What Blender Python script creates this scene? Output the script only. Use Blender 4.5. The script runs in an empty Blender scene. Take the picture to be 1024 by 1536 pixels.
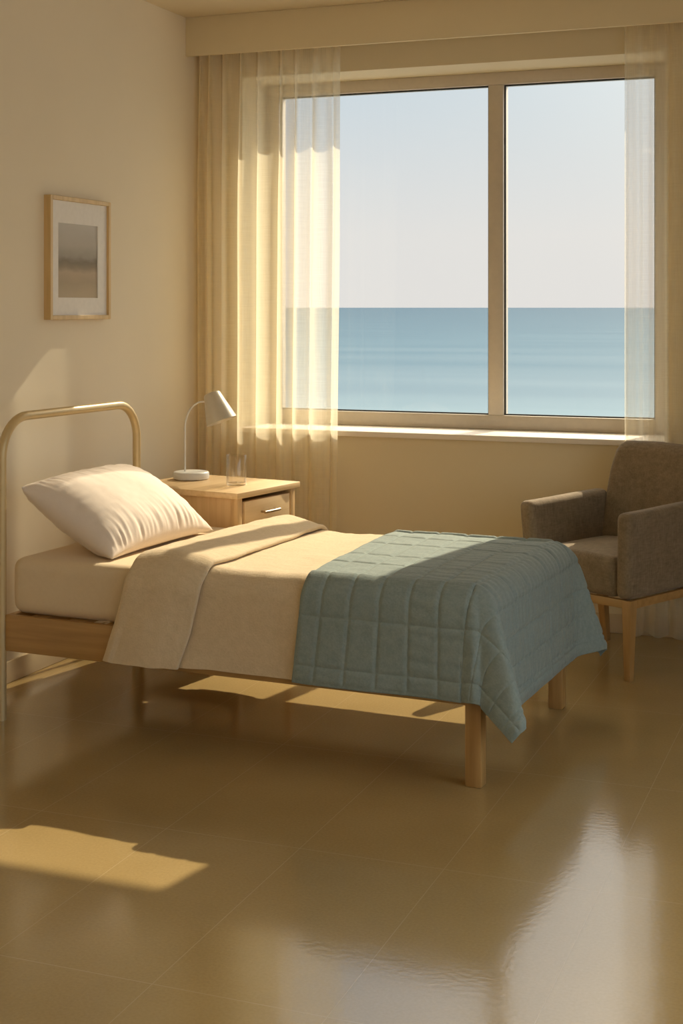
import bpy, bmesh, math, random
from mathutils import Vector, Matrix, noise
C = bpy.context.scene.collection
R = math.radians
random.seed(7)

# ------------------------------------------------------------------ materials
def new_mat(name):
    m = bpy.data.materials.new(name); m.use_nodes = True
    nt = m.node_tree; b = nt.nodes['Principled BSDF']
    return m, nt, b
def N(nt, t, **kw):
    n = nt.nodes.new(t)
    for k, v in kw.items():
        if k in n.inputs: n.inputs[k].default_value = v
        else: setattr(n, k, v)
    return n
def c4(c): return (c[0], c[1], c[2], 1)
def L(nt, a, b): nt.links.new(a, b)
def coord(nt, scale=(1,1,1)):
    tc = N(nt, 'ShaderNodeTexCoord'); mp = N(nt, 'ShaderNodeMapping'); mp.inputs['Scale'].default_value = scale
    L(nt, tc.outputs['Object'], mp.inputs['Vector']); return mp.outputs['Vector']
def ramp(nt, fac, stops):
    r = N(nt, 'ShaderNodeValToRGB'); e = r.color_ramp.elements
    while len(e) < len(stops): e.new(0.5)
    for i, (p, c) in enumerate(stops): e[i].position = p; e[i].color = c4(c)
    L(nt, fac, r.inputs['Fac']); return r.outputs['Color']
def bump(nt, b, height, strength, dist, prev=None):
    n = N(nt, 'ShaderNodeBump', Strength=strength, Distance=dist); L(nt, height, n.inputs['Height'])
    if prev: L(nt, prev, n.inputs['Normal'])
    L(nt, n.outputs['Normal'], b.inputs['Normal']); return n.outputs['Normal']

def m_paint(name, col, rough=.75, bs=.12):
    m, nt, b = new_mat(name); v = coord(nt)
    n = N(nt, 'ShaderNodeTexNoise', Scale=2.2, Detail=4.0); L(nt, v, n.inputs['Vector'])
    L(nt, ramp(nt, n.outputs['Fac'], [(.3, [x*.965 for x in col]), (.7, col)]), b.inputs['Base Color'])
    b.inputs['Roughness'].default_value = rough; b.inputs['Specular IOR Level'].default_value = .3
    n2 = N(nt, 'ShaderNodeTexNoise', Scale=260.0, Detail=2.0); L(nt, v, n2.inputs['Vector'])
    bump(nt, b, n2.outputs['Fac'], bs, .002); return m

def m_cloth(name, col, col2, weave=900, rough=.95, nscale=6, bs=.35, thread=.5):
    m, nt, b = new_mat(name); v = coord(nt)
    n = N(nt, 'ShaderNodeTexNoise', Scale=float(nscale), Detail=5.0); L(nt, v, n.inputs['Vector'])
    n3 = N(nt, 'ShaderNodeTexNoise', Scale=1.0, Detail=3.0); L(nt, coord(nt, (weave*.3, weave*.07, weave*.3)), n3.inputs['Vector'])
    n4 = N(nt, 'ShaderNodeTexNoise', Scale=1.0, Detail=3.0); L(nt, coord(nt, (weave*.07, weave*.3, weave*.07)), n4.inputs['Vector'])
    ad = N(nt, 'ShaderNodeMath', operation='ADD'); L(nt, n3.outputs['Fac'], ad.inputs[0]); L(nt, n4.outputs['Fac'], ad.inputs[1])
    hf = N(nt, 'ShaderNodeMath', operation='MULTIPLY'); L(nt, ad.outputs[0], hf.inputs[0]); hf.inputs[1].default_value = .5
    mx = N(nt, 'ShaderNodeMix', data_type='FLOAT'); mx.inputs[0].default_value = thread
    L(nt, n.outputs['Fac'], mx.inputs[2]); L(nt, hf.outputs[0], mx.inputs[3])
    L(nt, ramp(nt, mx.outputs[0], [(.33, col2), (.66, col)]), b.inputs['Base Color'])
    b.inputs['Roughness'].default_value = rough; b.inputs['Specular IOR Level'].default_value = .15
    b.inputs['Sheen Weight'].default_value = .15; b.inputs['Sheen Roughness'].default_value = .5
    bump(nt, b, hf.outputs[0], bs, .002); return m

def m_wood(name, col, col2, axis=0, rough=.42):
    m, nt, b = new_mat(name)
    sc = [26, 26, 26]; sc[axis] = 1.6
    v = coord(nt, tuple(sc))
    n = N(nt, 'ShaderNodeTexNoise', Scale=1.6, Detail=6.0, Distortion=.4); L(nt, v, n.inputs['Vector'])
    L(nt, ramp(nt, n.outputs['Fac'], [(.3, col2), (.62, col)]), b.inputs['Base Color'])
    b.inputs['Roughness'].default_value = rough
    bump(nt, b, n.outputs['Fac'], .12, .001); return m

def m_plain(name, col, rough=.5, metal=0):
    m, nt, b = new_mat(name); v = coord(nt)
    n = N(nt, 'ShaderNodeTexNoise', Scale=40.0, Detail=3.0); L(nt, v, n.inputs['Vector'])
    L(nt, ramp(nt, n.outputs['Fac'], [(.3, [x*.95 for x in col]), (.7, col)]), b.inputs['Base Color'])
    b.inputs['Roughness'].default_value = rough; b.inputs['Metallic'].default_value = metal
    return m

def m_floor():
    m, nt, b = new_mat('floor_tiles'); tc = N(nt, 'ShaderNodeTexCoord')
    sp = N(nt, 'ShaderNodeSeparateXYZ'); L(nt, tc.outputs['Object'], sp.inputs[0])
    def line(out, period, off, w):
        a = N(nt, 'ShaderNodeMath', operation='SUBTRACT'); L(nt, out, a.inputs[0]); a.inputs[1].default_value = off
        p = N(nt, 'ShaderNodeMath', operation='PINGPONG'); L(nt, a.outputs[0], p.inputs[0]); p.inputs[1].default_value = period/2
        l = N(nt, 'ShaderNodeMath', operation='LESS_THAN'); L(nt, p.outputs[0], l.inputs[0]); l.inputs[1].default_value = w
        return l.outputs[0]
    lx = line(sp.outputs['X'], .43, -.715, .0011); ly = line(sp.outputs['Y'], .88, 2.91, .0014)
    mxm = N(nt, 'ShaderNodeMath', operation='MAXIMUM'); L(nt, lx, mxm.inputs[0]); L(nt, ly, mxm.inputs[1])
    n = N(nt, 'ShaderNodeTexNoise', Scale=3.0, Detail=6.0); L(nt, tc.outputs['Object'], n.inputs['Vector'])
    n2 = N(nt, 'ShaderNodeTexNoise', Scale=120.0, Detail=4.0); L(nt, tc.outputs['Object'], n2.inputs['Vector'])
    mx = N(nt, 'ShaderNodeMix', data_type='FLOAT'); mx.inputs[0].default_value = .5
    L(nt, n.outputs['Fac'], mx.inputs[2]); L(nt, n2.outputs['Fac'], mx.inputs[3])
    base = ramp(nt, mx.outputs[0], [(.35, (.345, .242, .100)), (.65, (.405, .288, .125))])
    mc = N(nt, 'ShaderNodeMix', data_type='RGBA'); L(nt, mxm.outputs[0], mc.inputs[0]); L(nt, base, mc.inputs[6])
    mc.inputs[7].default_value = (.45, .335, .175, 1)
    L(nt, mc.outputs[2], b.inputs['Base Color'])
    n5 = N(nt, 'ShaderNodeTexNoise', Scale=9.0, Detail=3.0); L(nt, tc.outputs['Object'], n5.inputs['Vector'])
    rr = N(nt, 'ShaderNodeMapRange'); L(nt, n5.outputs['Fac'], rr.inputs['Value']); rr.inputs['To Min'].default_value = .09; rr.inputs['To Max'].default_value = .16
    L(nt, rr.outputs[0], b.inputs['Roughness'])
    b.inputs['IOR'].default_value = 1.75
    n3 = N(nt, 'ShaderNodeTexNoise', Scale=55.0, Detail=3.0); L(nt, tc.outputs['Object'], n3.inputs['Vector'])
    p = bump(nt, b, n3.outputs['Fac'], .055, .004)
    inv = N(nt, 'ShaderNodeMath', operation='SUBTRACT'); inv.inputs[0].default_value = 1; L(nt, mxm.outputs[0], inv.inputs[1])
    bump(nt, b, inv.outputs[0], .3, .001, p)
    return m

def m_sheer():
    m, nt, b = new_mat('sheer_voile'); out = nt.nodes['Material Output']
    nt.nodes.remove(b)
    v1 = coord(nt, (300, 300, 9)); v2 = coord(nt, (9, 9, 300))
    a = N(nt, 'ShaderNodeTexNoise', Scale=1.0, Detail=2.0); L(nt, v1, a.inputs['Vector'])
    c = N(nt, 'ShaderNodeTexNoise', Scale=1.0, Detail=2.0); L(nt, v2, c.inputs['Vector'])
    ad = N(nt, 'ShaderNodeMath', operation='ADD'); L(nt, a.outputs['Fac'], ad.inputs[0]); L(nt, c.outputs['Fac'], ad.inputs[1])
    lw = N(nt, 'ShaderNodeLayerWeight', Blend=.5)
    mr = N(nt, 'ShaderNodeMapRange'); L(nt, lw.outputs['Facing'], mr.inputs['Value'])
    mr.inputs['To Min'].default_value = .34; mr.inputs['To Max'].default_value = .90
    w = N(nt, 'ShaderNodeMath', operation='MULTIPLY_ADD'); L(nt, ad.outputs[0], w.inputs[0]); w.inputs[1].default_value = .09
    sub = N(nt, 'ShaderNodeMath', operation='SUBTRACT'); L(nt, mr.outputs[0], sub.inputs[0]); sub.inputs[1].default_value = .09
    L(nt, sub.outputs[0], w.inputs[2])
    cl = N(nt, 'ShaderNodeClamp'); L(nt, w.outputs[0], cl.inputs['Value'])
    tr = N(nt, 'ShaderNodeBsdfTransparent'); tl = N(nt, 'ShaderNodeBsdfTranslucent', Color=(.93, .85, .66, 1)); df = N(nt, 'ShaderNodeBsdfDiffuse', Color=(.92, .84, .65, 1))
    m1 = N(nt, 'ShaderNodeMixShader', Fac=.45); L(nt, tl.outputs[0], m1.inputs[1]); L(nt, df.outputs[0], m1.inputs[2])
    m2 = N(nt, 'ShaderNodeMixShader'); L(nt, cl.outputs[0], m2.inputs[0]); L(nt, tr.outputs[0], m2.inputs[1]); L(nt, m1.outputs[0], m2.inputs[2])
    L(nt, m2.outputs[0], out.inputs['Surface']); return m

def facing_fac(nt, lo, hi):
    lw = N(nt, 'ShaderNodeLayerWeight', Blend=.5); p = N(nt, 'ShaderNodeMath', operation='POWER'); L(nt, lw.outputs['Facing'], p.inputs[0]); p.inputs[1].default_value = 4.5
    a = N(nt, 'ShaderNodeMath', operation='MULTIPLY_ADD'); L(nt, p.outputs[0], a.inputs[0]); a.inputs[1].default_value = hi; a.inputs[2].default_value = lo
    return a
def m_pane():
    m, nt, b = new_mat('window_glass'); out = nt.nodes['Material Output']; nt.nodes.remove(b)
    tr = N(nt, 'ShaderNodeBsdfTransparent', Color=(.97, .985, .98, 1)); gl = N(nt, 'ShaderNodeBsdfGlossy', Roughness=.0)
    fr = facing_fac(nt, .022, .75)
    mx = N(nt, 'ShaderNodeMixShader'); L(nt, fr.outputs[0], mx.inputs[0]); L(nt, tr.outputs[0], mx.inputs[1]); L(nt, gl.outputs[0], mx.inputs[2])
    L(nt, mx.outputs[0], out.inputs['Surface']); return m

def m_tumbler():
    m, nt, b = new_mat('clear_glass'); out = nt.nodes['Material Output']; nt.nodes.remove(b)
    tr = N(nt, 'ShaderNodeBsdfTransparent', Color=(.97, .96, .94, 1)); gl = N(nt, 'ShaderNodeBsdfGlossy', Roughness=.02)
    rf = N(nt, 'ShaderNodeBsdfRefraction', Color=(.97, .96, .94, 1), Roughness=0.0, IOR=1.18)
    m0 = N(nt, 'ShaderNodeMixShader', Fac=.12); L(nt, tr.outputs[0], m0.inputs[1]); L(nt, rf.outputs[0], m0.inputs[2])
    fr = facing_fac(nt, .07, .9)
    mx = N(nt, 'ShaderNodeMixShader'); L(nt, fr.outputs[0], mx.inputs[0]); L(nt, m0.outputs[0], mx.inputs[1]); L(nt, gl.outputs[0], mx.inputs[2])
    L(nt, mx.outputs[0], out.inputs['Surface']); return m

def m_sea():
    m, nt, b = new_mat('sea_water')
    tc = N(nt, 'ShaderNodeTexCoord')
    n = N(nt, 'ShaderNodeTexNoise', Scale=1.0, Detail=5.0, Roughness=.5); mp = N(nt, 'ShaderNodeMapping'); mp.inputs['Scale'].default_value = (.007, .034, 1)
    L(nt, tc.outputs['Object'], mp.inputs[0]); L(nt, mp.outputs[0], n.inputs['Vector'])
    # deeper blue offshore, paler over the shallows
    sp = N(nt, 'ShaderNodeSeparateXYZ'); L(nt, tc.outputs['Object'], sp.inputs[0])
    d = N(nt, 'ShaderNodeMath', operation='DIVIDE'); d.inputs[0].default_value = 100; L(nt, sp.outputs['Y'], d.inputs[1])
    k = N(nt, 'ShaderNodeMath', operation='MULTIPLY_ADD'); L(nt, n.outputs['Fac'], k.inputs[0]); k.inputs[1].default_value = .55; L(nt, d.outputs[0], k.inputs[2])
    L(nt, ramp(nt, k.outputs[0], [(.22, (.026, .058, .092)), (.50, (.046, .087, .122)), (.85, (.078, .118, .150)), (1.0, (.10, .145, .174))]), b.inputs['Base Color'])
    b.inputs['Roughness'].default_value = .7; b.inputs['Specular IOR Level'].default_value = .04
    return m

def m_art():
    m, nt, b = new_mat('abstract_wash'); tc = N(nt, 'ShaderNodeTexCoord')
    sp = N(nt, 'ShaderNodeSeparateXYZ'); L(nt, tc.outputs['Generated'], sp.inputs[0])
    n = N(nt, 'ShaderNodeTexNoise', Scale=1.0, Detail=6.0); L(nt, coord(nt, (1, 6, 14)), n.inputs['Vector'])
    k = N(nt, 'ShaderNodeMath', operation='MULTIPLY_ADD'); L(nt, n.outputs['Fac'], k.inputs[0]); k.inputs[1].default_value = .22
    s = N(nt, 'ShaderNodeMath', operation='SUBTRACT'); L(nt, sp.outputs['Z'], s.inputs[0]); s.inputs[1].default_value = .11; L(nt, s.outputs[0], k.inputs[2])
    col = ramp(nt, k.outputs[0], [(0, (.50, .42, .30)), (.22, (.42, .35, .25)), (.34, (.47, .38, .28)), (.42, (.32, .27, .20)), (.50, (.235, .21, .165)), (.56, (.36, .33, .28)), (.7, (.46, .43, .38)), (1, (.52, .50, .46))])
    L(nt, col, b.inputs['Base Color']); b.inputs['Roughness'].default_value = .8; return m

WALL = m_paint('warm_cream_paint', (.72, .62, .41)); CEIL = m_paint('ceiling_paint', (.68, .58, .40))
WALL_LIT = m_paint('side_lit_cream_paint', (.78, .69, .52))  # wall cream lightened and cooled: cool side light put into the colour
BASE = m_paint('baseboard_paint', (.55, .44, .28), .5)
FLOOR = m_floor()
FRAME = m_plain('champagne_window_metal', (.58, .51, .41), .35, .0)
SILL = m_paint('sill_paint', (.80, .72, .60), .45, .03)
GASKET = m_plain('black_gasket', (.02, .022, .02), .6)
SHEER = m_sheer(); PANE = m_pane(); TUMB = m_tumbler(); SEA = m_sea(); ART = m_art()
OAKX = m_wood('pale_oak_long', (.47, .275, .095), (.37, .205, .065), 0)
OAKY = m_wood('pale_oak_cross', (.47, .275, .095), (.37, .205, .065), 1)
OAKZ = m_wood('pale_oak_upright', (.47, .275, .095), (.37, .205, .065), 2)
OAKL = m_wood('light_oak_top', (.70, .50, .27), (.60, .41, .20), 1)
OAKD = m_wood('light_oak_drawer', (.72, .53, .30), (.63, .45, .24), 1)
OAKC = m_wood('light_oak_body', (.62, .42, .20), (.54, .35, .155), 2)
BRASS = m_plain('cream_gold_enamel', (.62, .47, .24), .34, .25)
SHEET = m_cloth('cream_cotton_sheet', (.72, .58, .38), (.66, .52, .33), 900, nscale=5)
PILLOWM = m_cloth('cream_pillowcase', (.80, .70, .60), (.75, .65, .55), 900, nscale=4, bs=.2)
DUVET = m_cloth('oatmeal_linen', (.70, .56, .365), (.62, .49, .31), 520, nscale=8, bs=1.0, thread=.88)
QUILT = m_cloth('sage_blue_linen', (.285, .335, .31), (.215, .27, .25), 480, nscale=7, bs=1.0, thread=.88)
TWEED = m_cloth('taupe_tweed', (.30, .23, .145), (.18, .13, .075), 420, nscale=10, bs=.9, thread=.75)
MATB = m_plain('white_mat_board', (.80, .77, .72), .85)
PFR = m_wood('honey_wood_frame', (.66, .47, .22), (.56, .38, .16), 2)
LWHITE = m_plain('lamp_white_enamel', (.74, .74, .70), .35)
LSH = m_plain('lamp_satin_metal', (.66, .61, .50), .33, .35)
STEEL = m_plain('brushed_handle_metal', (.42, .32, .20), .35, .8)
OPAL = None

# ------------------------------------------------------------------ mesh helpers
def obj(name, bm, mat, parent=None, smooth=True, recalc=True, auto=None):
    if recalc: bmesh.ops.recalc_face_normals(bm, faces=bm.faces)
    me = bpy.data.meshes.new(name); bm.to_mesh(me); bm.free()
    if isinstance(mat, (list, tuple)):
        for x in mat: me.materials.append(x)
    else: me.materials.append(mat)
    if smooth:
        for p in me.polygons: p.use_smooth = True
        if auto is not None: me.set_sharp_from_angle(angle=R(auto))
    o = bpy.data.objects.new(name, me); C.objects.link(o)
    if parent: o.parent = parent
    return o
def tag(o, label=None, cat=None, group=None, kind=None):
    if label: o['label'] = label
    if cat: o['category'] = cat
    if group: o['group'] = group
    if kind: o['kind'] = kind
    return o
def empty(name, loc, rz=0):
    o = bpy.data.objects.new(name, None); C.objects.link(o); o.location = loc; o.rotation_euler = (0, 0, rz); o.empty_display_size = .1
    return o
def box(bm, x0, x1, y0, y1, z0, z1, bev=0, seg=2, fn=None):
    t = bmesh.new(); bmesh.ops.create_cube(t, size=1)
    for v in t.verts:
        v.co = Vector((x0+(v.co.x+.5)*(x1-x0), y0+(v.co.y+.5)*(y1-y0), z0+(v.co.z+.5)*(z1-z0)))
    if bev: bmesh.ops.bevel(t, geom=list(t.edges), offset=bev, segments=seg, profile=.5, affect='EDGES')
    if fn:
        for v in t.verts: v.co = fn(v.co)
    me = bpy.data.meshes.new('t'); t.to_mesh(me); t.free(); bm.from_mesh(me); bpy.data.meshes.remove(me)
def bx(name, dims, mat, parent=None, bev=0, seg=2, fn=None, kind=None):
    bm = bmesh.new(); box(bm, *dims, bev, seg, fn)
    o = obj(name, bm, mat, parent, smooth=bev > 0, auto=40 if bev else None)
    if kind: o['kind'] = kind
    return o
def tube(bm, pts, r, n=16, cap=True):
    pts = [Vector(p) for p in pts]; rings = []
    rr = r if isinstance(r, (list, tuple)) else [r]*len(pts)
    up = None
    for i, p in enumerate(pts):
        d = (pts[min(i+1, len(pts)-1)]-pts[max(i-1, 0)]).normalized()
        if up is None:
            up = Vector((0, 0, 1)) if abs(d.z) < .9 else Vector((1, 0, 0))
        a = up-d*up.dot(d); a.normalize(); b = d.cross(a); up = a
        rings.append([bm.verts.new(p+(a*math.cos(2*math.pi*k/n)+b*math.sin(2*math.pi*k/n))*rr[i]) for k in range(n)])
    for i in range(len(rings)-1):
        for k in range(n):
            bm.faces.new((rings[i][k], rings[i][(k+1) % n], rings[i+1][(k+1) % n], rings[i+1][k]))
    if cap: bm.faces.new(rings[0][::-1]); bm.faces.new(rings[-1])
def lathe(bm, prof, n=48, M=None, close=False):
    rings = []
    for r, z in prof:
        rings.append([bm.verts.new((r*math.cos(2*math.pi*k/n), r*math.sin(2*math.pi*k/n), z)) for k in range(n)] if r > 1e-6 else [bm.verts.new((0, 0, z))])
    seq = list(zip(rings, rings[1:])) + ([(rings[-1], rings[0])] if close else [])
    for a, b in seq:
        for k in range(n):
            k2 = (k+1) % n
            if len(a) == 1 and len(b) == 1: continue
            if len(a) == 1: bm.faces.new((a[0], b[k], b[k2]))
            elif len(b) == 1: bm.faces.new((a[k], a[k2], b[0]))
            else: bm.faces.new((a[k], a[k2], b[k2], b[k]))
    if M: bm.transform(M)
def grid(bm, nu, nv, f):
    vs = [[bm.verts.new(f(i/(nu-1), j/(nv-1))) for j in range(nv)] for i in range(nu)]
    for i in range(nu-1):
        for j in range(nv-1): bm.faces.new((vs[i][j], vs[i+1][j], vs[i+1][j+1], vs[i][j+1]))
    return vs
def sm(a, b, x):
    t = max(0, min(1, (x-a)/(b-a))); return t*t*(3-2*t)
def nz(x, y=0, z=0): return noise.noise(Vector((x, y, z)))

# ------------------------------------------------------------------ room shell
XL, XR, YW, YB, H = -3.40, 1.7, 6.84, -2.2, 3.05
GY = 7.18                                   # glass plane
WX0, WX1, WZ0, WZ1 = -3.17, -.985, .923, 2.755   # window opening
S = 'structure'
bx('floor', (XL-.2, XR+.2, YB-.2, YW+.42, -.15, 0), FLOOR, kind=S)
bx('ceiling', (XL-.2, XR+.2, YB-.2, YW+.42, H, H+.2), CEIL, kind=S)
bx('wall_left', (XL-.2, XL, YB-.2, YW+.42, 0, H), WALL_LIT, kind=S)
RW = (-1.8, 4.6, .45, 2.80)                  # unseen side window, added in the right wall to let in fill light
bm = bmesh.new()
box(bm, XR, XR+.2, YB-.2, RW[0], 0, H); box(bm, XR, XR+.2, RW[1], YW+.42, 0, H)
box(bm, XR, XR+.2, RW[0], RW[1], 0, RW[2]); box(bm, XR, XR+.2, RW[0], RW[1], RW[3], H)
tag(obj('wall_right', bm, WALL, smooth=False), kind=S)
bm = bmesh.new(); y1 = YW+.42
box(bm, XL, WX0, YW, y1, 0, H); box(bm, WX1, XR, YW, y1, 0, H)
box(bm, WX0, WX1, YW, y1, 0, WZ0-.03); box(bm, WX0, WX1, YW, y1, WZ1, H)
tag(obj('wall_window', bm, WALL, smooth=False), kind=S)
# wall behind the camera, with a doorway added to let in more light
bm = bmesh.new()
box(bm, XL, -1.0, YB-.2, YB, 0, H); box(bm, .1, XR, YB-.2, YB, 0, H); box(bm, -1.0, .1, YB-.2, YB, 2.15, H)
tag(obj('wall_rear', bm, WALL, smooth=False), kind=S)
# pelmet boxing in front of the curtain heads
bx('trim_1', (XL, XR, 6.640, 6.662, 2.85, H), WALL, kind=S, bev=.003)
bx('baseboard_left', (XL, XL+.014, YB, YW, 0, .09), BASE, kind=S, bev=.003)
bx('baseboard_window', (XL+.014, XR-.014, YW-.014, YW, 0, .09), BASE, kind=S, bev=.003)
bx('baseboard_right', (XR-.014, XR, YB, YW, 0, .09), BASE, kind=S, bev=.003)
# sill board
bx('trim_2', (WX0-.03, WX1+.03, 6.80, GY-.03, WZ0-.028, WZ0), SILL, kind=S, bev=.004)

# window
win = empty('window_1', (0, 0, 0)); win['kind'] = S
FY0, FY1 = 7.14, 7.24
gx = [(-3.091, -1.920), (-1.841, -1.074)]; gz = (.997, 2.691)
bm = bmesh.new()
box(bm, WX0, gx[0][0], FY0, FY1, WZ0, WZ1, .004); box(bm, gx[1][1], WX1, FY0, FY1, WZ0, WZ1, .004)
box(bm, gx[0][1], gx[1][0], FY0, FY1, gz[0], gz[1], .004)
box(bm, gx[0][0], gx[1][1], FY0, FY1, WZ0, gz[0], .004); box(bm, gx[0][0], gx[1][1], FY0, FY1, gz[1], WZ1, .004)
obj('window_frame', bm, FRAME, win, auto=40)
for a, b in gx:
    bm = bmesh.new(); t = .007; ya, yb = FY0+.022, FY0+.034
    box(bm, a, a+t, ya, yb, *gz); box(bm, b-t, b, ya, yb, *gz); box(bm, a+t, b-t, ya, yb, gz[0], gz[0]+t); box(bm, a+t, b-t, ya, yb, gz[1]-t, gz[1])
    obj('gasket', bm, GASKET, win, smooth=False)
    bx('window_pane', (a, b, GY, GY+.006, *gz), PANE, win)

fill_win = empty('added_fill_window', (0, 0, 0)); fill_win['kind'] = S  # added window, never in view, brightens the left wall
bm = bmesh.new(); f0, f1 = XR+.08, XR+.15
for d in ((RW[0], RW[0]+.06, RW[2], RW[3]), (RW[1]-.06, RW[1], RW[2], RW[3]), (1.37, 1.43, RW[2]+.06, RW[3]-.06)): box(bm, f0, f1, *d, .003)
box(bm, f0, f1, RW[0]+.06, RW[1]-.06, RW[2], RW[2]+.06, .003); box(bm, f0, f1, RW[0]+.06, RW[1]-.06, RW[3]-.06, RW[3], .003)
obj('window_frame', bm, FRAME, fill_win, auto=40)
for a, b in ((RW[0]+.06, 1.37), (1.43, RW[1]-.06)): bx('window_pane', (XR+.11, XR+.116, a, b, RW[2]+.06, RW[3]-.06), PANE, fill_win)

# sea far below, out to the horizon
bm = bmesh.new()
xs = [-30000, -8000, -2000, -400, 0, 400, 2000, 8000, 30000]; ys = [30, 90, 300, 1000, 4000, 12000, 40000]
vs = [[bm.verts.new((x, y, -9)) for y in ys] for x in xs]
for i in range(len(xs)-1):
    for j in range(len(ys)-1): bm.faces.new((vs[i][j], vs[i+1][j], vs[i+1][j+1], vs[i][j+1]))
sea = obj('sea', bm, SEA, smooth=False)
tag(sea, kind=S)

# ------------------------------------------------------------------ curtains
def curtain(name, x0, x1, ztop, folds, label, seed, z0=.012, yc=6.752):
    # folds(s) -> (amplitude, phase) along the run
    bm = bmesh.new(); nu, nv = 520, 46
    def f(u, v):
        x = x0+(x1-x0)*u; z = ztop+(z0-ztop)*v
        a, ph = folds(u)
        sw = .25+.75*sm(0, .35, v)                     # heads are gathered more tightly
        hang = 1+.25*math.sin(v*2.1+seed)
        y = a*math.sin(ph+.25*nz(u*5, v*1.3, seed))*(.6+.4*sw)*hang
        y += .5*a*math.sin(2.3*ph+1.3+seed)*.35*sw
        xx = x+.55*a*math.cos(ph*1.0+.6)*sw*.9 + .004*nz(u*7, v*3, seed)
        xx += (.010*math.sin(v*3.0+seed))*u
        y += .010*(1-sm(0, .05, v))*math.sin(u*620)*.4
        zz = z + (.006*math.sin(ph)+.008*nz(u*9, 0, seed) if v > .97 else 0)
        return Vector((max(XL+.012, xx), min(YW-.022, max(6.672, yc+y)), zz))
    grid(bm, nu, nv, f)
    o = obj(name, bm, SHEER, recalc=False)
    tag(o, label, 'curtain', 'sheer curtains at the window')
    return o
def foldsL(u):
    # dense stacked folds by the corner, flatter cloth towards the free edge
    ph = 2*math.pi*(8.5*u**.75) + 1.1*math.sin(u*8+.5)+.5*math.sin(u*19)
    a = .042*(1-.55*sm(.45, .95, u))*(1+.35*math.sin(u*23))
    return a, ph
def foldsR(u):
    ph = 2*math.pi*(8.0*u) + .8*math.sin(u*8+1)
    a = .012+.028*sm(.25, .55, u)
    return a, ph
curtain('sheer_curtain', -3.375, -2.592, 3.02, foldsL, 'cream sheer curtain hanging in the corner behind the nightstand and lamp', 1.3)
curtain('sheer_curtain', -1.165, -.45, 3.02, foldsR, 'cream sheer curtain hanging behind the taupe armchair', 4.1, yc=6.782)
trk = bx('curtain_track', (XL+.01, XR-.01, 6.738, 6.766, 3.022, 3.048), m_plain('track_white', (.7, .66, .58), .5), bev=.002)
tag(trk, 'slim pale curtain track on the ceiling behind the boxed pelmet', 'curtain track')

# ------------------------------------------------------------------ framed picture
PX = XL
py0, py1, pz0, pz1 = 5.308, 5.820, 1.496, 2.036
pic = empty('framed_picture', (PX, (py0+py1)/2, pz0))
tag(pic, 'wood framed abstract landscape print in a white mat on the left wall', 'picture')
def rel(dims, e): x, y, z = e.location; return (dims[0]-x, dims[1]-x, dims[2]-y, dims[3]-y, dims[4]-z, dims[5]-z)
bm = bmesh.new(); w = .019
for d in ((PX, PX+.035, py0, py0+w, pz0, pz1), (PX, PX+.035, py1-w, py1, pz0, pz1), (PX, PX+.035, py0+w, py1-w, pz0, pz0+w), (PX, PX+.035, py0+w, py1-w, pz1-w, pz1)):
    box(bm, *rel(d, pic), .0015, 1)
obj('frame', bm, PFR, pic, auto=40)
ay0, ay1, az0, az1 = 5.389, 5.722, 1.593, 1.920
bm = bmesh.new()
for d in ((PX+.018, PX+.022, py0+w, ay0, pz0+w, pz1-w), (PX+.018, PX+.022, ay1, py1-w, pz0+w, pz1-w), (PX+.018, PX+.022, ay0, ay1, pz0+w, az0), (PX+.018, PX+.022, ay0, ay1, az1, pz1-w)):
    box(bm, *rel(d, pic))
obj('mat_board', bm, MATB, pic, smooth=False)
bx('print', rel((PX+.014, PX+.0175, ay0-.01, ay1+.01, az0-.01, az1+.01), pic), ART, pic)

# ------------------------------------------------------------------ bed
BA = R(-3.0)
bed = empty('bed_frame', (-3.110, 4.570, 0), BA)
tag(bed, 'single bed frame with curved tubular headboard and pale oak rails', 'bed')
def bl(x, y, z): return Vector((x, y, z))
BLEN, BWID = 1.885, 1.03
# headboard: bent tube reaching the floor on both sides
hw, hh, rr = .945, 1.133, .15
pts = [(0, 0, 0), (0, 0, .3), (0, 0, .6), (0, 0, hh-rr)]
for k in range(1, 11):
    a = math.pi/2*k/10; pts.append((0, rr-rr*math.cos(a), hh-rr+rr*math.sin(a)))
pts.append((0, hw/2, hh))
for k in range(0, 11):
    a = math.pi/2*k/10; pts.append((0, hw-rr+rr*math.sin(a), hh-rr+rr*math.cos(a)))
pts += [(0, hw, .6), (0, hw, .3), (0, hw, 0)]
bm = bmesh.new(); tube(bm, pts, .0175, 24); obj('headboard', bm, BRASS, bed, auto=60)
zr0, zr1 = .262, .398
bx('side_rail', (.018, BLEN, -.004, .022, zr0, zr1), OAKX, bed, .004)
bx('side_rail', (.018, BLEN, BWID-.022, BWID+.004, zr0, zr1), OAKX, bed, .004)
bx('foot_rail', (BLEN-.026, BLEN, .022, BWID-.022, zr0, zr1), OAKY, bed, .004)
bx('head_rail', (.018, .044, .022, BWID-.022, zr0, zr1), OAKY, bed, .004)
for y in (-.006, BWID-.049):
    bx('leg', (BLEN-.052, BLEN+.003, y, y+.055, 0, zr0+.06), OAKZ, bed, .004)
for k in range(11):
    x = .12+k*.165
    bx('slat', (x, x+.07, .022, BWID-.022, .381, .3975), OAKY, bed, .002)

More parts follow.
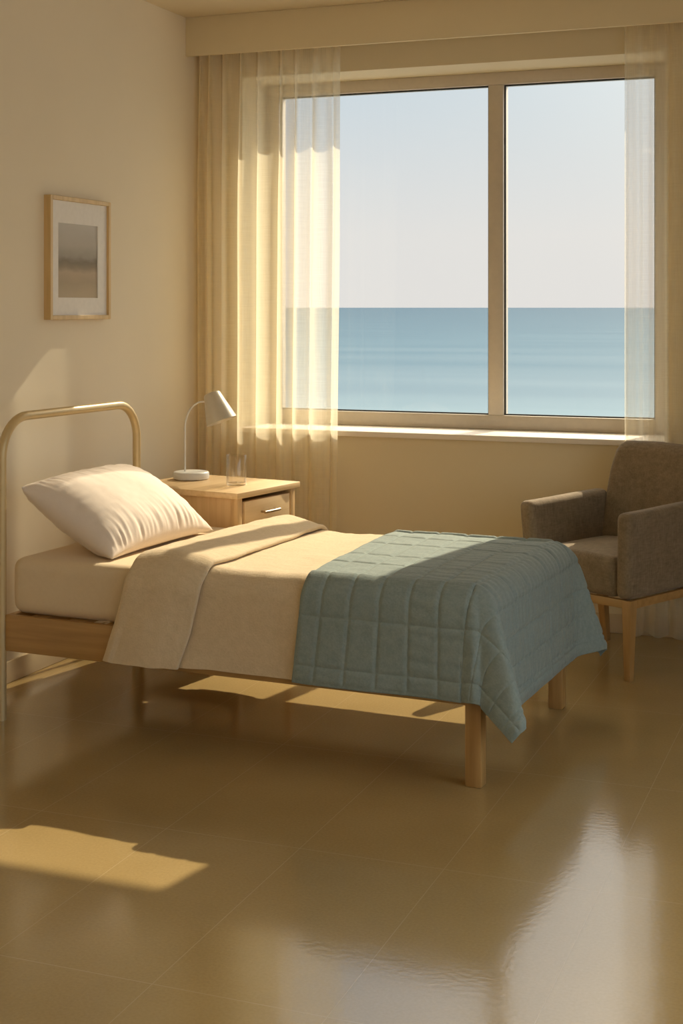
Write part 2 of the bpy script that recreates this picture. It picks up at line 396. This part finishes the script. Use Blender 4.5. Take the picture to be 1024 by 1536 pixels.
# mattress with fitted sheet
MX0, MX1, MY0, MY1, MZ0, MZ1 = .030, BLEN-.012, .008, BWID-.008, .400, .612
mat = empty('mattress_tmp', (0, 0, 0)); bpy.data.objects.remove(mat)
def top_obj(name, bm, mt, recalc=True, auto=None):
    o = obj(name, bm, mt, recalc=recalc, auto=auto); o.location = bed.location; o.rotation_euler = (0, 0, BA); return o
def mat_surface(nx=110, ny=70, nzv=18, e=.045):
    bm = bmesh.new()
    t = bmesh.new(); bmesh.ops.create_cube(t, size=1)
    for v in t.verts: v.co = Vector(((MX0+MX1)/2+v.co.x*(MX1-MX0), (MY0+MY1)/2+v.co.y*(MY1-MY0), (MZ0+MZ1)/2+v.co.z*(MZ1-MZ0)))
    bmesh.ops.bevel(t, geom=list(t.edges), offset=e, segments=6, profile=.5, affect='EDGES')
    for ax, cnt, lo, hi in ((0, 60, MX0, MX1), (1, 34, MY0, MY1), (2, 8, MZ0, MZ1)):
        for k in range(1, cnt):
            c = Vector((0, 0, 0)); c[ax] = lo+(hi-lo)*k/cnt; n = Vector((0, 0, 0)); n[ax] = 1
            if lo+e < c[ax] < hi-e: bmesh.ops.bisect_plane(t, geom=list(t.verts)+list(t.edges)+list(t.faces), plane_co=c, plane_no=n)
    for v in t.verts:
        x, y, z = v.co
        side = sm(.06, 0, y-MY0) * sm(.58, .50, z)
        v.co.y -= .004*nz(x*7, z*9, 3)*sm(.08, 0, y-MY0) - .003*math.sin(x*11+z*20)*side*.5
        if z > MZ1-.01:
            v.co.z += .003*nz(x*5, y*5, 1)-.012*math.exp(-((x-.36)**2/.05+(y-.55)**2/.12))
    return t
mt = top_obj('mattress', mat_surface(), SHEET, auto=70)
tag(mt, 'mattress in a smooth cream fitted sheet on the oak bed frame', 'mattress')

# drape over the mattress: t runs across (0 = near side edge of the flat top)
def across(t, off, dropN, zt=MZ1+.004, rad=.075, y0=MY0-.004, y1=MY1+.004, flare=.02):
    """t measured from bed centre line; returns (y, z, ny, nz)"""
    yc = (y0+y1)/2; half = (y1-y0)/2; sgn = 1 if t >= 0 else -1; a = abs(t)
    flat = half-rad; arc = rad*math.pi/2
    if a <= flat: yy, zz, ny, nzz = a, 0, 0, 1
    elif a <= flat+arc:
        th = (a-flat)/rad; yy = flat+rad*math.sin(th); zz = -rad+rad*math.cos(th); ny, nzz = math.sin(th), math.cos(th)
    else:
        e = a-flat-arc; yy = half+flare*(e/.3)**1.3 if e > 0 else half; zz = -rad-e; ny, nzz = 1, 0
    return yc+sgn*(yy+off*ny), zt+zz+off*nzz
FLAT = (MY1-MY0+.008)/2-.075; ARC = .075*math.pi/2

# duvet: runs from the foot up to the turn-back, folds over and comes back
DX0, DF = .580, .870         # fold crest and edge of turned-back flap
segs = []
def prof():
    P = []
    n = 60
    for k in range(n+1): x = 1.872+(DX0+.03-1.872)*k/n; P.append((x, .012+.003*math.sin(x*17)))
    for k in range(1, 12):
        a = math.pi*k/12; P.append((DX0+.03-.034*math.sin(a), .012+.018*(1-math.cos(a))))
    n = 26
    for k in range(n+1):
        q = k/n; x = DX0+.03+(DF-DX0-.03)*q
        P.append((x, .048+.014*math.sin(math.pi*min(1, q*1.0))**.8-.012*q))
    for k in range(1, 7):
        a = math.pi*k/6; P.append((DF+.011*math.sin(a), .036-.0095*(1-math.cos(a))))
    for k in range(1, 14): P.append((DF-.002-.018*k, .0175))
    return P
PR = prof()
def duvet():
    bm = bmesh.new(); nj = 200
    sideL = FLAT+ARC+.258; 
    rows = []
    for i, (x, h) in enumerate(PR):
        row = []
        topl = i > 72
        for j in range(nj+1):
            q = -1+2*j/nj
            a = abs(q)*(sideL-.03*sm(1.30, 1.42, x))
            t = (1 if q >= 0 else -1)*a
            if topl:
                t *= 1.0+.004
            lo = sm(FLAT, FLAT+ARC, a)
            # wrinkles
            wr = .006*nz(x*9, t*3.0, 2.2)+.003*nz(x*24, t*8, 5.1)+.0016*nz(x*60, t*30, 3)
            wr += .004*max(0, nz(x*4+t*2, t*6, 9))*(1-lo)
            if not topl: wr += lo*(.008*math.sin(x*9+t*6)*sm(.35, .8, a)+.007*nz(x*5-t*6, t*4, 7))
            h2 = h+wr*(1.0 if h > .02 or i < 60 else .4)
            if 60 < i: h2 += .010*nz(x*6, t*5, 12)*(.6 if topl else .3)+(.010*(1-lo) if topl else 0)*math.sin(math.pi*sm(0, 1, (x-DX0)/(DF-DX0)))
            h2 = max(h2, .010 if i < 60 else .014)
            h2 += (.010-h2)*.75*sm(1.30, 1.40, x)
            y, z = across(t, h2, 0, flare=.012)
            # hem of flap slants towards the headboard as it falls
            fall = max(0, a-FLAT-ARC*.5)
            xx = x - (.31*fall if i > 60 else .31*fall*sm(1.25, .70, x))
            if 66 < i: xx += .010*nz(t*5, 3, i*.0)
            if a > sideL*.97: z += .006*nz(x*12, 4, 0)
            row.append(bm.verts.new((xx, y, z)))
        rows.append(row)
    for i in range(len(rows)-1):
        for j in range(nj): bm.faces.new((rows[i][j], rows[i+1][j], rows[i+1][j+1], rows[i][j+1]))
    return bm
dv = top_obj('duvet', duvet(), DUVET)
tag(dv, 'oatmeal linen duvet with its top turned back, spread over the mattress', 'duvet')

# quilt across the foot of the bed
QX0, QXE = 1.262, 1.915      # near-pillow edge; plane of the foot end
def quilt():
    bm = bmesh.new()
    zt = MZ1+.026; rad = .085; y0, y1 = MY0-.027, MY1+.030; yc = (y0+y1)/2; half = (y1-y0)/2
    over_s = .268; over_f = .340           # overhang along each side, overhang at the foot (cloth lengths past the edge arcs)
    flatx = QXE-rad; flaty = half-rad; arc = rad*math.pi/2
    Ls = flatx-QX0+arc+over_f; Lt = flaty+arc+over_s
    ns, nt_ = 260, 420
    def f(u, v):
        s = u*Ls; t = (-1+2*v)*Lt; t *= 1 if t < 0 else .985; sg = 1 if t > 0 else -1; a = abs(t)
        ex = max(0, s-(flatx-QX0)); ey = max(0, a-flaty)
        bx_, by_ = QX0+min(s, flatx-QX0), min(a, flaty)
        r = math.hypot(ex, ey)*(1-.15*(1 if min(ex, ey) <= 0 else 0)*0); ph = math.atan2(ex, ey) if r > 0 else 0       # 0 = long side, pi/2 = foot
        m = math.sin(2*ph)**2 if (ex > 0 and ey > 0) else 0
        r *= 1-.17*m
        if r <= arc:
            th = r/rad; ho, zz = rad*math.sin(th), rad*(1-math.cos(th))
        else:
            e = r-arc; ho, zz = rad, rad+e
        nh, nv_ = (math.sin(min(r/rad, math.pi/2)), math.cos(min(r/rad, math.pi/2)))
        # hanging flap at the corners swings outward in a cone
        if r > 0:
            e = max(0, r-rad*.5)*(1 if sg < 0 else .85)
            fl = .05*(1-m)*max(0, r-arc) + e*m*(.24+.24*math.exp(-((ph-R(60))/.20)**2) - .10*math.exp(-((ph-R(33))/.16)**2))
            ho2 = ho+fl; zz = zz if fl < .004 else math.sqrt(max(0, zz*zz-fl*fl*.9))
            ho = ho2
        # stitching channels
        def groove(val, per, off, w):
            d = abs(((val-off)/per+.5) % 1-.5)*per; return math.exp(-(d/w)**2)
        gs = groove(s, .103, .078, .008); gt = groove(a, .168, Lt-.058, .008)
        edge = min(s, Ls-s, Lt-a)
        hem = math.exp(-((Ls-s-.058)/.008)**2)
        puff = .0052*(1-max(gs, gt*.9, hem))*sm(0, .02, edge)
        # small puckers pulled across the channels
        puff += .0022*math.sin(a*150+3*nz(s*9, a*3, 1))*sm(.30, .50, s)*(.35+.65*abs(nz(s*14, 3, 0))*2)*(0 if edge < .05 else 1)*(1-m)
        puff += .003*nz(s*7, t*7, 3)+.0015*nz(s*22, t*22, 8)
        puff += (.006*math.sin(s*14+sg)*sm(.05, .3, r-arc) if ex == 0 and r > arc else 0)
        off = .005+puff
        ux, uy = (math.sin(ph), math.cos(ph)) if r > 0 else (0, 0)
        X = bx_+ux*(ho+off*nh); Y = by_+uy*(ho+off*nh); Z = zt-zz+off*nv_
        Z -= .010*sm(.30, .50, a)*(1-sm(0, .02, r))
        # left edge relaxes towards the headboard as it falls
        X -= .10*max(0, ey-arc*.5)*(1-sm(0, .5, s))*(1 if sg < 0 else 0) + .085*sm(.1, 1, v)*(1-sm(0, .62, s))
        if edge < .006: Z -= .004; 
        return Vector((X, yc+sg*Y, Z))
    grid(bm, ns, nt_, f)
    return bm
q = top_obj('quilt', quilt(), QUILT)
tag(q, 'blue-green stitched quilt draped over the foot of the bed', 'quilt')
md = q.modifiers.new('thick', 'SOLIDIFY'); md.thickness = .007; md.offset = 1

# pillow leaning on the headboard
def pillow(Lx, Ly, T):
    bm = bmesh.new(); n = 120; m = 84
    def prof_(u, v):
        a = max(0, 1-abs(u)**2.6); b = max(0, 1-abs(v)**2.4)
        return (a*b)**.52
    tops = []
    for sgn in (1, -1):
        g = []
        for i in range(n+1):
            row = []
            for j in range(m+1):
                u = -1+2*i/n; v = -1+2*j/m
                # pinched sides, pulled-out corners
                x = Lx/2*u*(1-.075*(1-abs(v)**2.0)*abs(u)**2)
                y = Ly/2*v*(1-.075*(1-abs(u)**2.0)*abs(v)**2)
                h = prof_(u, v); z = sgn*T/2*h
                ed = 1-max(abs(u), abs(v))
                k = sm(0, .12, ed)
                wr = .0045*nz(u*2.2, v*2.2, 2+sgn)+.0008*nz(u*9, v*9, 4)
                # gathers running in from the seam
                gat = math.exp(-((1-abs(v))/.42)**2)*sm(0, .07, ed)
                wr += .0085*gat*nz(u*15+v*1.2, v*1.3, 6+sgn)+.004*gat*nz(u*32, v*2, 7)
                gat2 = math.exp(-((1-abs(u))/.35)**2)*sm(0, .07, ed)
                wr += .004*gat2*nz(v*10, u*1.5, 9)
                z += sgn*wr*k*1.0
                row.append((x, y, z))
            g.append(row)
        tops.append(g)
    V = {}
    def vert(s, i, j):
        if i in (0, n) or j in (0, m): s = 0
        key = (s, i, j)
        if key not in V: V[key] = bm.verts.new(tops[s][i][j])
        return V[key]
    for s in (0, 1):
        for i in range(n):
            for j in range(m):
                f = [vert(s, i, j), vert(s, i+1, j), vert(s, i+1, j+1), vert(s, i, j+1)]
                if s: f.reverse()
                bm.faces.new(f)
    return bm
pb = pillow(.765, .49, .24)
# local: x across the bed, y from foot edge (-) to head edge (+)
Mp = Matrix.Translation((.215, .475, .742)) @ Matrix.Rotation(R(0), 4, 'Z')
rot = Matrix.Rotation(R(90), 4, 'Z') @ Matrix.Rotation(R(30), 4, 'X')
pb.transform(Mp @ rot)
for v in pb.verts:
    x, y, z = v.co
    if z < MZ1+.004: v.co.z = MZ1+.004+(z-MZ1-.004)*.02
    if x < .022: v.co.x = .022+(x-.022)*.05
pl = top_obj('pillow', pb, PILLOWM, recalc=True)
tag(pl, 'plump cream pillow leaning against the curved tubular headboard', 'pillow')

# ------------------------------------------------------------------ nightstand
NA = R(-10); ns = empty('nightstand', (-2.61, 5.585, 0), NA)
tag(ns, 'pale oak nightstand with a single drawer between the bed and window', 'nightstand')
# local: x from -w..0 (drawer face at x=0), y 0..d
nw, nd, nh = .60, .50, .75
bx('tabletop', (-nw, 0, 0, nd, nh-.026, nh), OAKL, ns, .003)
for x, y in ((-.05, .022), (-.05, nd-.057), (-nw+.015, .022), (-nw+.015, nd-.057)):
    bx('leg', (x, x+.035, y, y+.035, 0, nh-.026), OAKC, ns, .003)
bx('side_panel', (-nw+.05, -.05, .028, .044, .42, nh-.026), OAKC, ns, .001)
bx('side_panel', (-nw+.05, -.05, nd-.050, nd-.034, .42, nh-.026), OAKC, ns, .001)
bx('back_panel', (-nw+.022, -nw+.036, .057, nd-.057, .42, nh-.026), OAKC, ns)
bx('bottom_panel', (-nw+.036, -.05, .044, nd-.050, .42, .436), OAKC, ns)
bx('front_rail', (-.048, -.022, .057, nd-.057, .42, .555), OAKC, ns, .001)
bx('shelf', (-nw+.05, -.03, .044, nd-.050, .18, .198), OAKC, ns, .001)
dr = bx('drawer', (-.040, -.012, .072, nd-.072, .575, .705), OAKD, ns, .002)
bm = bmesh.new(); tube(bm, [(.014, .19, .648), (.016, .25, .648), (.014, .31, .648)], .006, 14)
tube(bm, [(-.012, .20, .648), (.014, .20, .648)], .0045, 10); tube(bm, [(-.012, .30, .648), (.014, .30, .648)], .0045, 10)
obj('handle', bm, STEEL, dr, auto=50)

# lamp
lp = empty('table_lamp', (-3.035, 5.985, nh+.0005), 0)
tag(lp, 'small bent-arm reading lamp with pale metal shade on the nightstand', 'lamp')
bm = bmesh.new(); lathe(bm, [(0, 0), (.078, 0), (.083, .004), (.084, .012), (.083, .030), (.080, .034), (.074, .0355), (0, .0355)], 56); obj('base', bm, LWHITE, lp, auto=40)
rv = Vector((math.cos(R(20.9)), math.sin(R(20.9)), 0))     # arm swings out along the window wall
ap = [Vector((-.026, -.012, .035))+Vector((0, 0, z)) for z in (0, .08, .15, .20)]
cx = ap[-1]
for k in range(1, 13):
    a = math.pi/2*k/12; ap.append(cx+rv*.085*(1-math.cos(a))+Vector((0, 0, .125*math.sin(a))))
ap.append(ap[-1]+rv*.025)
bm = bmesh.new(); tube(bm, ap, .0042, 14); obj('arm', bm, LWHITE, lp, auto=60)
# shade: tapered open cone
tip = ap[-1]
ax = (rv*.36+Vector((0, 0, -1))*.92+Vector((.25, -.97, 0)).normalized()*.12).normalized()
zc = ax; xc = rv-zc*rv.dot(zc); xc.normalize(); yc_ = zc.cross(xc)
M3 = Matrix(((xc.x, yc_.x, zc.x), (xc.y, yc_.y, zc.y), (xc.z, yc_.z, zc.z))).to_4x4()
org = tip+rv*.028-zc*.045
bm = bmesh.new(); lathe(bm, [(.0, 0), (.028, 0), (.036, .003), (.040, .010), (.074, .142), (.0725, .143), (.071, .141), (.038, .012), (.0, .008)], 56, Matrix.Translation(org) @ M3)
sh = obj('lamp_shade', bm, LSH, lp, auto=40)
bm = bmesh.new(); lathe(bm, [(0, .02), (.012, .02), (.013, .04), (.022, .06), (.026, .078), (.022, .094), (.010, .103), (0, .105)], 28, Matrix.Translation(org) @ M3)
obj('bulb', bm, m_plain('opal_bulb', (.85, .83, .78), .3), sh)

# tumbler
gl = empty('drinking_glass', (-2.742, 5.86, nh+.0005))
bm = bmesh.new(); lathe(bm, [(0, 0), (.041, 0), (.0445, .003), (.0455, .01), (.0460, .134), (.0450, .1355), (.0438, .134), (.0425, .016), (.039, .011), (0, .011)], 56)
tmp = obj('drinking_glass', bm, TUMB, auto=50); bpy.data.objects.remove(gl)
tmp.name = 'drinking_glass'; tmp.location = (-2.742, 5.855, nh+.0005)
tag(tmp, 'clear straight-sided drinking glass standing empty on the nightstand', 'glass')

# ------------------------------------------------------------------ armchair
ch = empty('armchair', (-1.127, 6.308, 0), R(-25.85))
tag(ch, 'taupe tweed armchair with tapered oak legs beside the right curtain', 'armchair')
W2, D2 = .26, .25           # leg centres; front is -y
za = .335
for sx in (-1, 1):
    for sy in (-1, 1):
        def fn(c, sx=sx, sy=sy):
            q = 1-c.z/za; k = 1-.38*q
            sp = (.045*q if sy > 0 else -.004*q)
            return Vector((sx*(W2-.004)+(c.x)*k+sx*.0*q, sy*(D2-.004)+(c.y)*k+sp, c.z))
        bx('leg', (-.023, .023, -.023, .023, 0, za-.036 if False else za-.001), OAKZ, ch, .0025, 2, fn)
bm = bmesh.new(); a, b = W2+.018, D2+.018
box(bm, -W2+.018, W2-.018, -b, -b+.026, za-.034, za, .002); box(bm, -W2+.018, W2-.018, b-.026, b, za-.034, za, .002)
box(bm, -a, -a+.026, -D2+.018, D2-.018, za-.034, za, .002); box(bm, a-.026, a, -D2+.018, D2-.018, za-.034, za, .002)
obj('frame', bm, OAKX, ch, auto=40)
def soft(name, dims, bev, fn=None, cuts=(0, 0, 0), seg=5, mt=TWEED):
    t = bmesh.new(); box(t, *dims, bev, seg)
    for axx in range(3):
        lo, hi = dims[axx*2], dims[axx*2+1]
        for k in range(1, cuts[axx]):
            c = Vector((0, 0, 0)); c[axx] = lo+(hi-lo)*k/cuts[axx]; n = Vector((0, 0, 0)); n[axx] = 1
            bmesh.ops.bisect_plane(t, geom=list(t.verts)+list(t.edges)+list(t.faces), plane_co=c, plane_no=n)
    if fn:
        for v in t.verts: v.co = fn(v.co.copy())
    return obj(name, t, mt, ch, auto=75)
zs0 = za+.002
def f_seat(c):
    k = sm(zs0, .52, c.z)
    c.z += .018*k*(1-(c.x/.22)**2)*(1-((c.y+.02)/.34)**2)
    c.y -= .018*k*math.exp(-((c.y+.25)/.12)**2)*(1-(c.x/.24)**2*.6)
    return c
soft('seat', (-.206, .206, -.272, .20, zs0, .505), .034, f_seat, (12, 12, 6))
def f_back(c):
    q = (c.z-.34)/.58
    c.y += .125*max(0, q)**1.1; c.x += .040*max(0, q)
    c.x *= 1-.05*q - .07*sm(.75, 1.05, q)
    c.y += .045*(c.x/.25)**2*-.8*sm(.2, 1, q)
    c.z += .012*(1-(c.x/.27)**2)*sm(.9, 1, q)
    return c
soft('backrest', (-.262, .262, .170, .262, zs0, .925), .048, f_back, (12, 4, 14), 6)
for s in (-1, 1):
    def f_arm(c, s=s):
        q = (c.z-zs0)/(.70-zs0)
        c.x += s*.020*q                                   # flares outward as it rises
        c.y += -.022*q*sm(.1, -.28, c.y)                 # front edge leans forward
        c.z += .010*sm(-.28, .28, c.y)*sm(.5, 1, q)
        c.y += (.035*q*sm(.1, .27, c.y))
        return c
    d = (.203, .279, -.279, .245, zs0, .700) if s > 0 else (-.279, -.203, -.279, .245, zs0, .700)
    soft('armrest', d, .030, f_arm, (3, 10, 8), 5)

# ------------------------------------------------------------------ fill lights added on the ceiling behind the camera, out of view
OPAL = bpy.data.materials.new('fill_diffuser'); OPAL.use_nodes = True
b_ = OPAL.node_tree.nodes['Principled BSDF']; b_.inputs['Base Color'].default_value = (.9, .88, .82, 1); b_.inputs['Emission Color'].default_value = (1, .78, .48, 1); b_.inputs['Emission Strength'].default_value = FILL_GLOW = 5.0
for k, (x, y) in enumerate(((-1.9, .9), (-.1, .9), (-1.0, -.9))):
    cl = empty('added_fill_light', (x, y, H))
    tag(cl, 'added fill light, a round opal disc in a white rim out of view', 'ceiling light', 'added fill lights over the unseen near end of the room')
    bm = bmesh.new(); lathe(bm, [(.26, 0), (.30, 0), (.30, -.045), (.292, -.05), (.27, -.05), (.26, -.045)], 64, close=True); obj('rim', bm, LWHITE, cl, auto=40)
    bm = bmesh.new(); lathe(bm, [(0, -.045), (.15, -.044), (.26, -.040), (.26, -.01), (0, -.01)], 48); obj('diffuser', bm, OPAL, cl, auto=40)

# ------------------------------------------------------------------ daylight
sc = bpy.context.scene
w = bpy.data.worlds.new('coastal_sky'); sc.world = w; w.use_nodes = True; nt = w.node_tree
for n in list(nt.nodes): nt.nodes.remove(n)
out = N(nt, 'ShaderNodeOutputWorld'); bg = N(nt, 'ShaderNodeBackground'); L(nt, bg.outputs[0], out.inputs[0])
tc = N(nt, 'ShaderNodeTexCoord'); sp = N(nt, 'ShaderNodeSeparateXYZ'); L(nt, tc.outputs['Generated'], sp.inputs[0])
col = ramp(nt, sp.outputs['Z'], [(0, (.83, .79, .77)), (.05, (.82, .79, .775)), (.15, (.64, .715, .78)), (.44, (.54, .80, 1.12)), (.60, (3.6, 3.3, 2.9)), (1, (3.2, 3.2, 3.1))])
sd = Vector((.19, 1, .70)).normalized()
dt = N(nt, 'ShaderNodeVectorMath', operation='DOT_PRODUCT'); L(nt, tc.outputs['Generated'], dt.inputs[0]); dt.inputs[1].default_value = sd
mx = N(nt, 'ShaderNodeMath', operation='MAXIMUM'); L(nt, dt.outputs['Value'], mx.inputs[0]); mx.inputs[1].default_value = 0
pw = N(nt, 'ShaderNodeMath', operation='POWER'); L(nt, mx.outputs[0], pw.inputs[0]); pw.inputs[1].default_value = 22
sc_ = N(nt, 'ShaderNodeVectorMath', operation='SCALE'); sc_.inputs[0].default_value = (7.0, 5.4, 3.4); L(nt, pw.outputs[0], sc_.inputs['Scale'])
ad = N(nt, 'ShaderNodeVectorMath', operation='ADD'); L(nt, col, ad.inputs[0]); L(nt, sc_.outputs[0], ad.inputs[1])
# sky brightness raised on the unseen right-hand side, added to fill the left wall
sp2 = N(nt, 'ShaderNodeMapRange'); L(nt, sp.outputs['X'], sp2.inputs['Value'])
for k_, v_ in (('From Min', .30), ('From Max', .80), ('To Min', 1.0), ('To Max', 2.0)): sp2.inputs[k_].default_value = v_
sc2 = N(nt, 'ShaderNodeVectorMath', operation='SCALE'); L(nt, ad.outputs[0], sc2.inputs[0]); L(nt, sp2.outputs[0], sc2.inputs['Scale'])
L(nt, sc2.outputs[0], bg.inputs['Color']); bg.inputs['Strength'].default_value = 1.0
sun = bpy.data.lights.new('sun', 'SUN'); sun.energy = 7.0; sun.color = (1, .84, .62); sun.angle = R(.5)
so = bpy.data.objects.new('sun', sun); C.objects.link(so); so.rotation_euler = (-sd).to_track_quat('-Z', 'Y').to_euler()
so.location = (2, 14, 12)

# ------------------------------------------------------------------ camera
cam = bpy.data.cameras.new('camera'); co = bpy.data.objects.new('camera', cam); C.objects.link(co)
co.location = (0, 0, 1.55); co.rotation_euler = (R(90), 0, R(20.9))
cam.lens = 2148/1536*36; cam.sensor_width = 36; cam.sensor_fit = 'AUTO'; cam.shift_y = -307/1536
cam.clip_start = .05; cam.clip_end = 100000
sc.camera = co
vs_ = sc.view_settings; vs_.view_transform = 'Standard'; vs_.look = 'None'; vs_.exposure = 0; vs_.gamma = 1; vs_.use_curve_mapping = False
sc.cycles.max_bounces = 14; sc.cycles.diffuse_bounces = 8; sc.cycles.transparent_max_bounces = 24; sc.cycles.sample_clamp_indirect = 6
